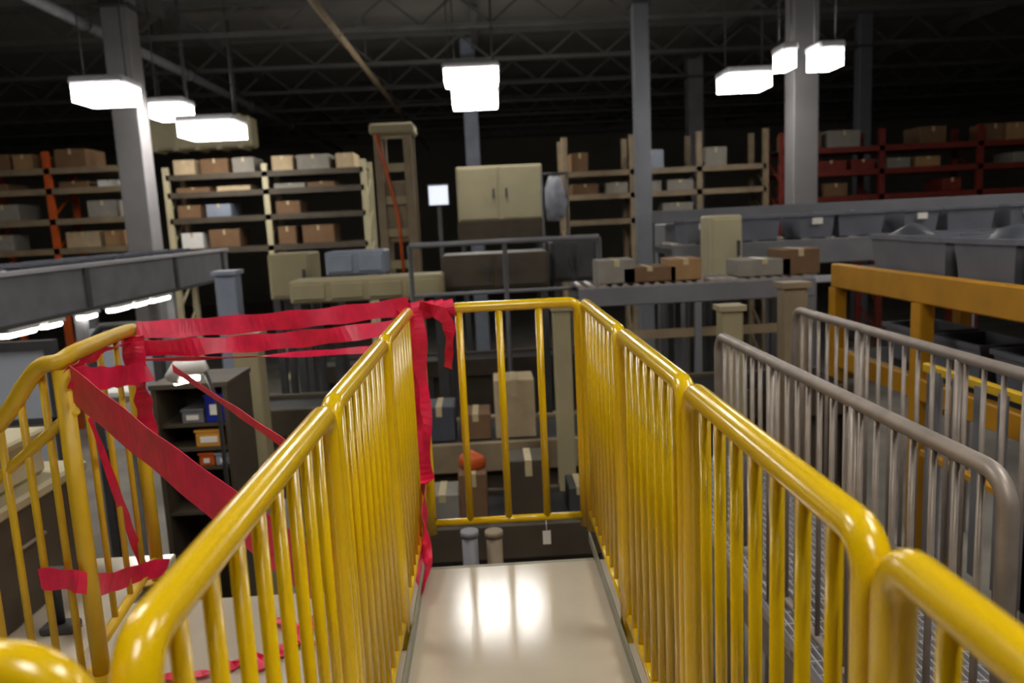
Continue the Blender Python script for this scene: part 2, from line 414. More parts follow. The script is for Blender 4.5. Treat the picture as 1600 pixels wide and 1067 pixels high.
part('base', MB().box((q.x - .06, q.y - .04, 0), (q.x + .06, q.y + .04, .03), c=.006), GREY_DARK, t)
part('stem', MB().tube([(q.x, q.y, .03), (q.x, q.y, .2)], .018, 10), BLACK, t)
part('head', MB().box((q.x - .04, q.y - .03, .2), (q.x + .04, q.y + .03, .24), c=.006), GREY_DARK, t)

# ================================================================== HIGH-BAY LIGHTS
def light(c, lx, ly, lab, rot=0.0, drop=.03):
    t = thing('high_bay_light', lab, 'ceiling light', c, 'high-bay lights')
    part('housing', MB().box((c.x - lx / 2, c.y - ly / 2, c.z), (c.x + lx / 2, c.y + ly / 2, c.z + .12), c=.03), GREY_LIGHT, t)
    for e in (-1, 1):
        xa = c.x + e * .02; xb = c.x + e * (lx / 2 - .03)
        part('diffuser', MB().box((min(xa, xb), c.y - ly / 2 + .03, c.z - drop), (max(xa, xb), c.y + ly / 2 - .03, c.z + .03)), LAMP_M, t)
    for e in (-1, 1):
        part('hanger', MB().tube([(c.x + e * lx * .4, c.y, c.z + .12), (c.x + e * lx * .4, c.y, CEIL)], .012, 6), GREY_DARK, t)
    return t
# seen in the picture
for u, v, z, lx, ly, lab in (
        (166, 136, 3.75, .82, .75, 'large white high-bay light at the upper left, over the grey column'),
        (268, 165, 3.9, .68, .7, 'smaller white high-bay light between the two large ones at the left'),
        (332, 194, 3.5, 1.08, 1.0, 'white high-bay light lowest at the left, lighting a cream duct'),
        (736, 112, 4.6, 1.2, .95, 'upper of the two white lights stacked at top centre'),
        (742, 149, 4.2, 1.05, .95, 'lower of the two white lights stacked at top centre'),
        (1162, 119, 3.9, .88, .8, 'white high-bay light left of the pale column at the right'),
        (1226, 83, 3.8, .24, .55, 'narrow white light just in front of the top of the pale column'),
        (1289, 81, 3.8, .42, .6, 'rightmost white high-bay light, right of the pale column')):
    c = at_z(u, v, z)
    light(c, lx, ly, lab, drop=.26)
# the rest of the grid, over and behind the camera
for x, y, z, lx, ly, lab in ((-.05, 12.9, 5.2, 1.45, 1.2, 'white high-bay light straight ahead, mirrored in the shiny walkway deck'), (-3.2, 4.2, 5.1, 1.2, 2.4, 'white high-bay light above the left bay, over the long grey conveyor'),
        (3.2, 1.5, 5.1, 1.2, 2.4, 'white high-bay light above the lower grey catwalk and amber conveyor'), (0.2, -2.2, 5.1, 1.2, 2.4, 'white high-bay light behind the near end of the walkway'),
        (7.5, 7.0, 5.1, 1.2, 2.4, 'white high-bay light over the right end of the transfer conveyor'), (-8.5, 7.0, 5.1, 1.2, 2.4, 'white high-bay light beyond the left side of the long grey conveyor')):
    light(Vector((x, y, z)), lx, ly, lab)

# cream duct lit by the low light
a = at_y(224, 236, 20.5); b = at_y(392, 216, 20.5)
t = thing('air_duct', 'cream air duct glowing just behind the lowest left light', 'duct', (a.x, 20.5, a.z))
part('duct_body', MB().box((a.x, 20.5, a.z), (b.x, 21.2, a.z + .75), c=.05), CREAM, t)
for k in range(5):
    x = a.x + (b.x - a.x) * (k + .5) / 5
    part('flange', MB().box((x - .05, 20.46, a.z - .04), (x + .05, 21.24, a.z + .79)), CREAM, t)
for x in (a.x + .4, b.x - .4):
    part('hanger', MB().tube([(x, 20.85, a.z + .75), (x, 20.85, CEIL)], .02, 6), GREY_DARK, t)

# sprinkler mains under the roof, running away from the camera
for (u, v, z), r, m, lab in (((60, 2, 5.5), .11, GREY, 'grey overhead pipe crossing the upper left corner'), ((505, 22, 5.3), .07, TAN, 'thin tan overhead pipe left of top centre')):
    p = at_z(u, v, z)
    t = thing('overhead_pipe', lab, 'pipe', (p.x, p.y, z))
    part('pipe_run', MB().tube([(p.x, p.y - 6, z), (p.x, 44, z)], r, 12), m, t)
    for k in range(5):
        y = p.y + k * 5.5
        part('hanger', MB().tube([(p.x, y, z + r), (p.x, y, CEIL)], .012, 6), GREY_DARK, t)
        part('coupling', MB().tube([(p.x, y + 1.5, z), (p.x, y + 1.62, z)], r * 1.25, 12), m, t)

# ================================================================== COLUMNS
def column(u, v, Y, wid, m, lab, z0=FLOOR):
    p = at_y(u, v, Y)
    t = thing('steel_column', lab, 'column', (p.x, Y, z0))
    h = wid / 2; b = MB()                                                # I-section: two flanges and a web
    part('shaft', MB().box((p.x - h, Y - h, z0), (p.x + h, Y + h, CEIL), c=.015), m, t)
    part('base_plate', MB().box((p.x - h * 1.6, Y - h * 1.6, z0), (p.x + h * 1.6, Y + h * 1.6, z0 + .03)), GREY_DARK, t)
    part('cap_plate', MB().box((p.x - h * 1.5, Y - h * 1.5, CEIL - .9), (p.x + h * 1.5, Y + h * 1.5, CEIL - .86)), GREY_DARK, t)
column(213, 260, 16.2, .50, COLUMN_M, 'grey steel column at the left under the large light')
column(1252, 220, 16.4, .50, COLUMN_M, 'pale steel column at the right, the brightest of the columns')
column(738, 220, 24, .42, GREY_BLUE, 'bluish column behind the two lights at top centre')
column(1003, 200, 17.4, .32, COLUMN_DIM, 'dim grey column right of centre, left of the pale one')
column(1347, 200, 23, .36, COLUMN_DIM, 'faint dark column right of the pale column')
column(1085, 190, 27, .5, GREY, 'faint column between the dim grey and the pale one')

# ================================================================== RIGHT: GALVANISED CATWALK
ZD = -.37
t = thing('lower_catwalk', 'grey galvanised catwalk deck one step lower, right of the walkway', 'catwalk', (1.58, 2.8, ZD))
gr = MB()
for k in range(26):
    x = 1.19 + k * .78 / 25; gr.box((x - .003, .3, ZD - .035), (x + .003, 5.6, ZD))
for k in range(54):
    y = .32 + k * .0985; gr.box((1.19, y - .003, ZD - .012), (1.97, y + .003, ZD - .001))
part('bar_grating', gr, GREY_LIGHT, t)
for k in range(6):
    part('cross_channel', MB().box((1.22, .5 + k * .98, ZD - .12), (1.94, .56 + k * .98, ZD - .036)), GREY, t)
for x in (1.2, 1.96):
    part('side_channel', MB().box((x - .03, .3, ZD - .22), (x + .03, 5.6, ZD - .05)), GALV, t)
for x in (1.2, 1.96):
    for y in (.5, 3.0, 5.4):
        part('support_leg', MB().box((x - .04, y - .04, FLOOR), (x + .04, y + .04, ZD - .05)), GALV, t)
e1 = at_x(1578, 755, 1.22); f1 = at_x(1160, 538, 1.22); e2 = at_x(1660, 610, 1.94); f2 = at_x(1262, 489, 1.94)
def galv_rail(X, y0, y1, lab, n, top, np_):
    d = (y1 - y0)
    p0 = Vector((X, y0, 0)); p1 = Vector((X, y1, 0)); ux = Vector((0, 1, 0)); rp = .024; rc = .09
    t = thing('galvanised_railing', lab, 'railing', (X, y0, ZD), 'galvanised catwalk railings')
    path = [p0 + Vector((0, 0, ZD)), p0 + Vector((0, 0, top - rc))] + arc((X, y0 + rc, top - rc), math.pi, math.pi / 2, rc, ux)[1:]
    path += arc((X, y1 - rc, top - rc), math.pi / 2, 0, rc, ux) + [p1 + Vector((0, 0, ZD))]
    part('frame', MB().tube(path, rp, 14), GALV, t)
    part('bottom_rail', MB().tube([(X, y0, ZD + .1), (X, y1, ZD + .1)], .016, 10), GALV, t)
    for k in range(1, np_):
        y = y0 + d * k / np_
        part('post', MB().tube([(X, y, ZD), (X, y, top)], .022, 10), GALV, t)
    src = None
    for k in range(1, n):
        y = d * k / n
        if src is None: src = MB().tube([(0, 0, .1), (0, 0, top - ZD)], .010, 6).build('picket', GALV, t, (0, 0, 0)); src.location = (0, y, 0)
        else: piece(src, 'picket', t, (0, y, 0))
galv_rail(1.22, e1.y, f1.y + .4, 'near grey railing of the lower catwalk with a rounded near end', 22, e1.z * .5 + f1.z * .5, 3)
galv_rail(1.94, e2.y - .3, f2.y + .2, 'far grey railing of the lower catwalk, behind the near one', 22, f2.z, 3)

XG = 2.45
ga = at_x(1478, 574, XG); gb = at_x(1600, 635, XG); gz = (ga.z + gb.z) / 2
t = thing('guide_rail', 'thin yellow guide rail on grey posts between the grey catwalk and the amber conveyor', 'railing', (XG, 4, FLOOR))
part('top_bar', MB().box((XG - .02, 2.0, gz - .025), (XG + .02, ga.y + .2, gz + .025), c=.006), YELLOW_DULL, t)
part('lower_bar', MB().box((XG - .02, 2.0, gz - .52), (XG + .02, ga.y + .2, gz - .48), c=.006), AMBER, t)
k = 0; y = 2.1
while y < ga.y + .2:
    part('slat_post', MB().box((XG - .03, y - .035, gz - 1.0), (XG - .02, y + .035, gz + .0)), GREY, t); y += .19
for y in (2.05, 3.4, ga.y + .1): part('leg', MB().box((XG - .03, y - .03, FLOOR), (XG + .03, y + .03, gz - .02)), GREY, t)

# ================================================================== TOTES, CARTONS, SACKS (prototypes)
def tote_mesh(lx, ly, h):
    b = MB(); tx, ty = lx * .88, ly * .88; th = .012
    def ring(x, y, z): return [(-x / 2, -y / 2, z), (x / 2, -y / 2, z), (x / 2, y / 2, z), (-x / 2, y / 2, z)]
    vs = ring(tx, ty, 0) + ring(lx, ly, h) + ring(lx - 2 * th, ly - 2 * th, h) + ring(tx - 2 * th, ty - 2 * th, th)
    fs = [(3, 2, 1, 0)]
    for r in range(3):
        for k in range(4): fs.append((r * 4 + k, r * 4 + (k + 1) % 4, r * 4 + 4 + (k + 1) % 4, r * 4 + 4 + k))
    fs.append((12, 13, 14, 15)); b._add(vs, fs); return b
def make_tote(lx, ly, h, m, label, group, loc):
    t = thing('tote', label, 'tote', loc, group)
    tote_mesh(lx, ly, h).build('body', m, t)
    r = MB()
    for a, c in (((-lx / 2 - .015, -ly / 2 - .015, h - .035), (lx / 2 + .015, -ly / 2 + .0, h)), ((-lx / 2 - .015, ly / 2, h - .035), (lx / 2 + .015, ly / 2 + .015, h)),
                 ((-lx / 2 - .015, -ly / 2, h - .035), (-lx / 2, ly / 2, h)), ((lx / 2, -ly / 2, h - .035), (lx / 2 + .015, ly / 2, h))): r.box(a, c)
    r.build('rim', m, t)
    MB().box((-lx * .14, -ly / 2 - .012, h * .55), (lx * .14, -ly / 2 + .01, h * .8)).build('label_card', LABEL, t)
    return t
def sack_mesh(lx, ly, h, seed):
    bm = bmesh.new(); bmesh.ops.create_icosphere(bm, subdivisions=2, radius=1.0); r = random.Random(seed)
    b = MB()
    for v in bm.verts:
        k = 1 + r.uniform(-.16, .16); z = max(v.co.z * k, -.62)
        v.co = Vector((v.co.x * k * lx / 2, v.co.y * k * ly / 2, (z + .62) / 1.62 * h))
    b._add([v.co for v in bm.verts], [[v.index for v in f.verts] for f in bm.faces], True); bm.free()
    return b
def carton(lo, sx, sy, sz, m, label, group, seam=True, rot=0.0):
    """closed corrugated carton with a strip of packing tape; lo is the middle of its base"""
    t = thing('carton', label, 'box', lo, group)
    MB().box((-sx / 2, -sy / 2, 0), (sx / 2, sy / 2, sz), c=.008).build('box_body', m, t)
    if seam:
        MB().box((-.025, -sy / 2 - .002, sz * .72), (.025, sy / 2 + .002, sz + .002)).build('tape_strip', PACK_TAPE, t)
    t.rotation_euler.z = rot
    return t

# ================================================================== RIGHT: AMBER TWO-TIER CONVEYOR
XC0, XC1 = 3.0, 4.1
pa = at_x(1325, 436, XC0); pb = at_x(1600, 470, XC0)
ZB = (pa.z + pb.z) / 2
Y0c, Y1c = 2.2, at_x(1305, 432, XC0).y
ztop = ZB + .10
t = thing('belt_conveyor', 'amber framed two-tier belt conveyor at the right behind the grey catwalk', 'conveyor', (3.5, 4.5, FLOOR))
for x in (XC0, XC1):
    part('side_channel', MB().box((x - .04, Y0c, ZB - .10), (x + .04, Y1c, ZB + .10), c=.01), AMBER, t)
    part('lower_channel', MB().box((x - .04, Y0c, ZB - .78), (x + .04, Y1c, ZB - .62), c=.01), AMBER, t)
part('belt', MB().box((XC0 + .05, Y0c, ZB + .04), (XC1 - .05, Y1c, ZB + .07)), BLACK, t)
part('lower_belt', MB().box((XC0 + .05, Y0c, ZB - .68), (XC1 - .05, Y1c, ZB - .65)), BLACK, t)
for y in (Y1c - .05, at_x(1441, 500, XC0).y, 3.6):
    for x in (XC0, XC1):
        part('leg', MB().box((x - .05, y - .06, FLOOR), (x + .05, y + .06, ZB - .1)), AMBER, t)
    part('cross_brace', MB().box((XC0, y - .03, ZB - .9), (XC1, y + .03, ZB - .82)), AMBER, t)
for y in (Y0c + .1, Y1c - .1):
    part('end_roller', MB().tube([(XC0, y, ZB), (XC1, y, ZB)], .06, 12), GREY_DARK, t)
GT = 'grey totes and sacks riding the amber conveyor'
ORD = ('first', 'second', 'third', 'fourth', 'fifth', 'sixth', 'seventh', 'eighth', 'ninth', 'tenth', 'eleventh', 'twelfth', 'thirteenth', 'fourteenth', 'fifteenth', 'sixteenth', 'seventeenth', 'eighteenth')
proto = None; k = 0; row = 0
y = 3.0
while y < Y1c - .3:
    for x, side in ((3.3, 'front'), (3.8, 'back')):
        lab = 'grey tote, %s from the near end in the %s row on the amber conveyor' % (ORD[row], side)
        if proto is None:
            proto = make_tote(.42, .56, .28, TOTE, lab, GT, (x, y, ZB + .07))
        else:
            dup(proto, (x + rnd.uniform(-.03, .03), y + rnd.uniform(-.03, .03), ZB + .07), lab, rnd.uniform(-.08, .08))
        if k % 3 != 2:
            s = tag(sack_mesh(.36, .46, .22, k).build('sack', SACK if k % 2 else TOTE_DK), '%s plastic sack in the %s tote of the %s row on the amber conveyor' % ('pale grey' if k % 2 else 'dark', ORD[row], side), 'sack', 'sacks in the amber conveyor totes')
            s.location = (x, y, ZB + .07 + .13)
        k += 1
    y += .62; row += 1
# totes on the lower tier
for i, yy in enumerate((3.3, 4.0, 4.7, 5.4, 6.1)):
    dup(proto, (3.45, yy, ZB - .65), 'grey tote, %s from the near end on the lower tier of the amber conveyor' % ORD[i], rnd.uniform(-.1, .1))

# grey transverse conveyor behind
YT = 9.0
a = at_y(1050, 332, YT); b = at_y(1680, 302, YT)
t = thing('transfer_conveyor', 'long grey transfer conveyor crossing behind the amber one at the right', 'conveyor', (6, YT, FLOOR))
zt = at_y(1350, 322, YT).z
part('back_rail', MB().box((a.x, YT + 1.1, zt - .1), (12, YT + 1.16, zt + .06), c=.01), GREY, t)
part('side_panel', MB().box((a.x, YT, zt - .62), (12, YT + .05, zt - .34), c=.01), GREY, t)
part('bed', MB().box((a.x, YT + .05, zt - .45), (12, YT + 1.1, zt - .38)), GREY_DARK, t)
part('lower_rail', MB().box((a.x, YT - .02, zt - .84), (12, YT + .02, zt - .76), c=.01), GREY_LIGHT, t)
for x in (a.x + .1, 3.6, 5.6, 7.6, 9.6):
    for yy in (YT + .05, YT + 1.05):
        part('leg', MB().box((x - .04, yy - .04, FLOOR), (x + .04, yy + .04, zt - .4)), GREY, t)
for k in range(34):
    x = a.x + .15 + k * .28
    if k == 0: src = MB().tube([(0, .06, 0), (0, 1.1, 0)], .03, 8).build('roller', GALV, t); src.location = (x - 6, 0, zt - .36 - FLOOR)
    else: piece(src, 'roller', t, (x - 6, 0, zt - .36 - FLOOR))
for k in range(15):
    x = a.x + .4 + k * .62 + rnd.uniform(-.06, .06)
    dup(proto, (x, YT + .35, zt - .33), 'grey tote, %s from the left in the line on the transfer conveyor' % ORD[k], math.pi / 2 * (k % 2) + rnd.uniform(-.1, .1))['group'] = 'totes on the transfer conveyor'
    if k % 2:
        s = tag(sack_mesh(.5, .45, .26, 50 + k).build('sack', (SACK, GREY_BLUE, TOTE_DK)[k % 3]), '%s plastic sack behind the %s tote from the left on the transfer conveyor' % (('pale grey', 'blue-grey', 'dark grey')[k % 3], ORD[k]), 'sack', 'sacks on the transfer conveyor')
        s.location = (x + .2, YT + .82, zt - .33)

# ================================================================== PALLET RACKS
ORD = ('first', 'second', 'third', 'fourth', 'fifth', 'sixth', 'seventh', 'eighth', 'ninth', 'tenth', 'eleventh', 'twelfth', 'thirteenth', 'fourteenth', 'fifteenth', 'sixteenth', 'seventeenth', 'eighteenth')
SHELF = {3: ('lowest', 'middle', 'top'), 4: ('lowest', 'second', 'third', 'top')}
HUE = {'carton_kraft': 'kraft brown', 'carton_pale': 'pale', 'carton_brown': 'dark brown', 'carton_grey': 'grey', 'rack_orange': 'orange', 'rack_red': 'red', 'white_plastic': 'white', 'blue_grey_sheet': 'blue-grey'}
def rack(x0, x1, Y, dep, levels, bay, lab, box_label, box_group, mU, mB, hmax, top, seed, fill=.85, cards=(0, 1, 2, 3), accents=()):
    """uprights, load beams and shelf decks; the cartons are things of their own"""
    r = random.Random(seed)
    t = thing('pallet_rack', lab, 'rack', ((x0 + x1) / 2, Y, FLOOR))
    n = max(1, round((x1 - x0) / bay)); st = (x1 - x0) / n
    for k in range(n + 1):
        x = x0 + k * st
        for yy in (Y, Y + dep):
            part('upright', MB().box((x - .06, yy - .05, FLOOR), (x + .06, yy + .05, top)), mU, t)
        br = MB(); z = FLOOR + .3
        while z < top - .7:
            br.beam((x, Y, z), (x, Y + dep, z + .6), .04, .04); z += .7
        part('side_brace', br, mU, t)
    for z in levels:
        for yy in (Y - .02, Y + dep + .02):
            part('load_beam', MB().box((x0, yy - .03, z - .12), (x1, yy + .03, z)), mB, t)
        part('shelf_deck', MB().box((x0, Y, z - .02), (x1, Y + dep, z)), GREY_DARK, t)
    for li, z in enumerate(levels):
        cnt = -1
        gap = (levels[li + 1] - .2 - z) if li + 1 < len(levels) else hmax
        for k in range(n):
            x = x0 + k * st + .16
            while x < x0 + (k + 1) * st - .5:
                sx = r.uniform(.38, .75); sz = min(gap - .08, r.uniform(.3, .75))
                if x + sx > x0 + (k + 1) * st - .1: break
                if r.random() < fill:
                    m = CARDS[r.choice(cards)]
                    if accents and r.random() < .12: m = r.choice(accents)
                    sy = r.uniform(.6, .9) * dep
                    cnt += 1
                    carton((x + sx / 2, Y + sy / 2 + r.uniform(0, .08), z), sx, sy, sz, m,
                           '%s carton, %s from the left on the %s shelf of the %s' % (HUE[m.name], ORD[cnt], SHELF[len(levels)][li], box_label), box_group, seam=True)
                x += sx + r.uniform(.03, .2)
    return t
def zpx(v, u, Y): return at_y(u, v, Y).z
# left far rack behind the grey column
Y = 17.0
xa, xb = at_y(-40, 300, Y).x, at_y(196, 300, Y).x
rack(xa, xb, Y, 1.0, (zpx(388, 100, Y), zpx(342, 100, Y), zpx(294, 100, Y), zpx(262, 100, Y)), 1.25, 'orange and tan pallet rack at the far left, left of the grey column', 'far left rack', 'cartons on the far left rack',
     ORANGE, TAN, .45, zpx(236, 100, Y), 3, accents=(ORANGE, WHITE))
Y = 18.0
xa, xb = at_y(262, 300, Y).x, at_y(570, 300, Y).x
rack(xa, xb, Y, 1.0, (zpx(384, 400, Y), zpx(336, 400, Y), zpx(296, 400, Y), zpx(268, 400, Y)), 2.3, 'cream pallet rack right of the grey column under the cream duct', 'cream rack', 'cartons on the cream rack',
     CREAM, BROWN_DARK, .4, zpx(256, 400, Y), 4, fill=.7, accents=(WHITE, GREY_BLUE))
Y = 18.5
xa, xb = at_y(884, 300, Y).x, at_y(1196, 300, Y).x
rack(xa, xb, Y, 1.0, (zpx(338, 1040, Y), zpx(298, 1040, Y), zpx(262, 1040, Y)), 1.8, 'tan pallet rack right of centre behind the dim column', 'tan rack', 'cartons on the tan rack',
     TAN, TAN, .5, zpx(208, 1040, Y), 5, fill=.6, cards=(2, 3, 3, 0), accents=(GREY_BLUE,))
Y = 18.0
xa, xb = at_y(1222, 300, Y).x, at_y(1680, 300, Y).x
rack(xa, xb, Y, 1.0, (zpx(302, 1400, Y), zpx(262, 1400, Y), zpx(226, 1400, Y)), 2.4, 'red pallet rack at the far right behind the pale column', 'red rack', 'cartons on the red rack',
     REDM, REDM, .45, zpx(200, 1400, Y), 6, fill=.8, cards=(0, 2, 2, 3), accents=(REDM,))

# ================================================================== MIDDLE DISTANCE, CENTRE
def pxbox(u0, v0, u1, v1, Y):
    uc, vc = (u0 + u1) / 2, (v0 + v1) / 2
    return at_y(u0, vc, Y).x, at_y(u1, vc, Y).x, at_y(uc, v1, Y).z, at_y(uc, v0, Y).z
def cabinet(name, u0, v0, u1, v1, Y, dep, m, lab, cat, ndoor=2, md=None, legs=True, handles=True, band=None):
    x0, x1, z0, z1 = pxbox(u0, v0, u1, v1, Y)
    t = thing(name, lab, cat, ((x0 + x1) / 2, Y, FLOOR))
    part('body', MB().box((x0, Y, z0), (x1, Y + dep, z1), c=.02), m, t)
    w_ = (x1 - x0) / max(1, ndoor)
    for k in range(ndoor):
        d = part('door', MB().box((x0 + k * w_ + .03, Y - .02, z0 + .04), (x0 + (k + 1) * w_ - .03, Y + .01, z1 - .04), c=.008), md or m, t)
        if handles:
            hx = x0 + (k + (.85 if k % 2 == 0 else .15)) * w_
            h = MB().box((hx - .015, Y - .05, (z0 + z1) / 2 - .08), (hx + .015, Y - .02, (z0 + z1) / 2 + .08)).build('handle', GREY_DARK, d)
    if band:
        part('base_panel', MB().box((x0 - .02, Y - .01, z0 - band), (x1 + .02, Y + dep, z0)), BROWN_DARK, t); z0 -= band
    if legs:
        for x in (x0 + .06, x1 - .06):
            for yy in (Y + .06, Y + dep - .06):
                part('leg', MB().box((x - .04, yy - .04, FLOOR), (x + .04, yy + .04, z0)), GREY_DARK, t)
    return t
cabinet('control_cabinet', 714, 258, 848, 345, 14, .9, CREAM, 'large cream double-door cabinet in the distance above the far cross panel', 'cabinet', 2, band=.32)
cabinet('machine_guard', 420, 396, 486, 468, 9.6, .6, BEIGE, 'square beige machine guard left of the blue-grey panel', 'machine', 1)
cabinet('machine_guard', 508, 392, 602, 430, 9.0, .5, GREY_BLUE, 'blue-grey panel on a stand above the long beige guard', 'machine', 2, handles=False)
cabinet('machine_guard', 452, 434, 692, 470, 8.4, .5, BEIGE, 'long low beige guard behind the level red tape', 'machine', 4, handles=False)
cabinet('machine_guard', 690, 396, 858, 452, 9.0, .8, BROWN_DARK, 'dark brown machine housing just above the far cross panel', 'machine', 2)
cabinet('machine_guard', 862, 376, 932, 440, 9.4, .6, GREY_DARK, 'dark grey machine housing at the right end of the far cross panel', 'machine', 2)
cabinet('machine_guard', 1040, 348, 1106, 432, 10.4, .7, GREY, 'flat grey machine panel left of the beige cabinet at the right', 'machine', 1)
cabinet('control_cabinet', 1110, 336, 1160, 440, 8.25, .4, CREAM, 'narrow upright cream cabinet right of the grey machine panel', 'cabinet', 1)

# lift tower with an orange cable
Y = 12.0
x0, x1, z0, z1 = pxbox(590, 210, 648, 400, Y)
t = thing('lift_tower', 'tan lift tower with an orange cable, left of the cream double-door cabinet', 'tower', ((x0 + x1) / 2, Y, FLOOR))
for x in (x0 + .06, x1 - .06):
    for yy in (Y, Y + .5):
        part('mast', MB().box((x - .06, yy - .05, FLOOR), (x + .06, yy + .05, z1)), TAN, t)
for k in range(6):
    z = z0 - .6 + (z1 - z0 + .6) * k / 5
    part('crossbar', MB().box((x0, Y - .03, z - .06), (x1, Y + .03, z + .06)), BEIGE, t)
part('carriage', MB().box((x0 + .1, Y + .02, z0 + .2), (x1 - .1, Y + .45, z0 + 1.1), c=.02), TAN, t)
part('top_drum', MB().box((x0 - .05, Y - .1, z1), (x1 + .05, Y + .55, z1 + .16), c=.03), BEIGE, t)
part('cable', MB().tube([(x0 + .05, Y - .09, z1), (x0 + .16, Y - .1, z1 - .5), (x0 + .28, Y - .1, z1 - 1.1), (x0 + .3, Y - .1, z0 + .4), (x0 + .32, Y - .1, z0 - .3)], .025, 8), ORANGE, t)

# task monitor and hanging sack next to the cabinet
Y = 12.6
x0, x1, z0, z1 = pxbox(668, 288, 702, 322, Y)
t = thing('monitor', 'small pale lit monitor on a pole between the tower and the cream cabinet', 'monitor', ((x0 + x1) / 2, Y, FLOOR))
part('case', MB().box((x0, Y, z0), (x1, Y + .06, z1), c=.01), GREY_DARK, t)
part('screen', MB().box((x0 + .02, Y - .004, z0 + .02), (x1 - .02, Y, z1 - .02)), SCREEN_M, t)
part('pole', MB().tube([((x0 + x1) / 2, Y + .05, FLOOR), ((x0 + x1) / 2, Y + .05, z1 - .05)], .03, 8), GREY_DARK, t)
p = at_y(868, 345, 13.2)
t = thing('bag_stand', 'grey cloth bag hung on a stand right of the cream double-door cabinet', 'bag', (p.x, 13.2, FLOOR))
sm = sack_mesh(.36, .34, .75, 99); sm.v = [(v[0] + p.x, v[1] + 13.2, v[2] + p.z) for v in sm.v]
part('bag', sm, SACK, t)
for e in (-.2, .2):
    part('stand_leg', MB().tube([(p.x + e, 13.2, FLOOR), (p.x + e, 13.2, p.z + .78)], .02, 8), GREY_DARK, t)
part('hoop', MB().tube([(p.x - .2, 13.2, p.z + .76), (p.x + .2, 13.2, p.z + .76)], .02, 8), GREY_DARK, t)

# far pipe handrail
Y = 8.0
a = at_y(640, 388, Y); b = at_y(935, 366, Y); z = (a.z + b.z) / 2
t = thing('pipe_handrail', 'thin grey pipe handrail in front of the cream cabinet and brown machine', 'railing', (a.x, Y, FLOOR))
part('top_rail', MB().tube([(a.x, Y, z), (b.x, Y, z)], .028, 10), GREY, t)
part('middle_rail', MB().tube([(a.x, Y, z - .5), (b.x, Y, z - .5)], .02, 10), GREY, t)
for k in range(3):
    x = a.x + (b.x - a.x) * k / 2
    part('post', MB().tube([(x, Y, FLOOR), (x, Y, z)], .025, 10), GREY_DARK, t)

# grey low conveyor right of the far corner
Y = 7.2
x0, x1, z0, z1 = pxbox(905, 442, 1275, 472, Y)
t = thing('roller_conveyor', 'low grey roller conveyor just beyond the far right corner', 'conveyor', ((x0 + x1) / 2, Y, FLOOR))
part('side_rail', MB().box((x0, Y, z0), (x1, Y + .05, z1), c=.01), GREY, t)
part('side_rail', MB().box((x0, Y + .8, z0), (x1, Y + .85, z1), c=.01), GREY, t)
part('tray', MB().box((x0, Y + .05, z0), (x1, Y + .8, z0 + .03)), BROWN_DARK, t)
part('guide_rail', MB().box((x0, Y + .02, z0 - .32), (x1, Y + .07, z0 - .24)), TAN, t)
k = 0; x = x0 + .06
while x < x1:
    if k == 0: src = MB().tube([(0, .05, 0), (0, .8, 0)], .03, 8).build('roller', GALV, t); src.location = (x - (x0 + x1) / 2, 0, z1 - .02 - FLOOR)
    else: piece(src, 'roller', t, (x - (x0 + x1) / 2, 0, z1 - .02 - FLOOR))
    k += 1; x += .1
for x in (x0 + .1, (x0 + x1) / 2, x1 - .1):
    for yy in (Y + .03, Y + .82):
        part('leg', MB().box((x - .03, yy - .03, FLOOR), (x + .03, yy + .03, z0)), GREY, t)
for i, (u, sx, sz) in enumerate(((960, .35, .22), (1010, .5, .14), (1065, .3, .2), (1185, .5, .16), (1240, .36, .24))):
    p = at_y(u, 445, Y + .4)
    carton((p.x, Y + .42, z1 + .012), sx, .4, sz, CARDS[(3, 2, 0, 3, 2)[i]], 'small %s carton, %s from the left on the low grey roller conveyor' % (('grey', 'dark brown', 'kraft brown', 'grey', 'dark brown')[i], ORD[i]), 'cartons on the low roller conveyor')

# beige uprights
def post(u, v0, v1, Y, wid, m, lab, name='support_post', floor=True):
    p = at_y(u, v0, Y); q = at_y(u, v1, Y)
    t = thing(name, lab, 'post', (p.x, Y, FLOOR))
    part('shaft', MB().box((p.x - wid / 2, Y - wid / 2, FLOOR), (p.x + wid / 2, Y + wid / 2, p.z), c=.01), m, t)
    part('cap', MB().box((p.x - wid * .62, Y - wid * .62, p.z - .03), (p.x + wid * .62, Y + wid * .62, p.z + .01)), m, t)
    part('base_plate', MB().box((p.x - wid, Y - wid, FLOOR), (p.x + wid, Y + wid, FLOOR + .02)), m, t)
post(876, 478, 820, 6.0, .13, BEIGE, 'beige post seen between the third bar and the right end of the far cross panel')
post(1140, 478, 700, 5.9, .16, BEIGE, 'pale beige post behind the near grey catwalk railing')
post(1238, 442, 700, 5.8, .17, TAN, 'tan post right of the pale beige one, behind the catwalk')
post(355, 424, 600, 8.0, .2, GREY_BLUE, 'blue-grey post left of the beige machine guard, behind the level red tape')
post(386, 520, 730, 6.4, .2, BEIGE, 'beige post behind the slanting narrow red tape, left of the left barrier')

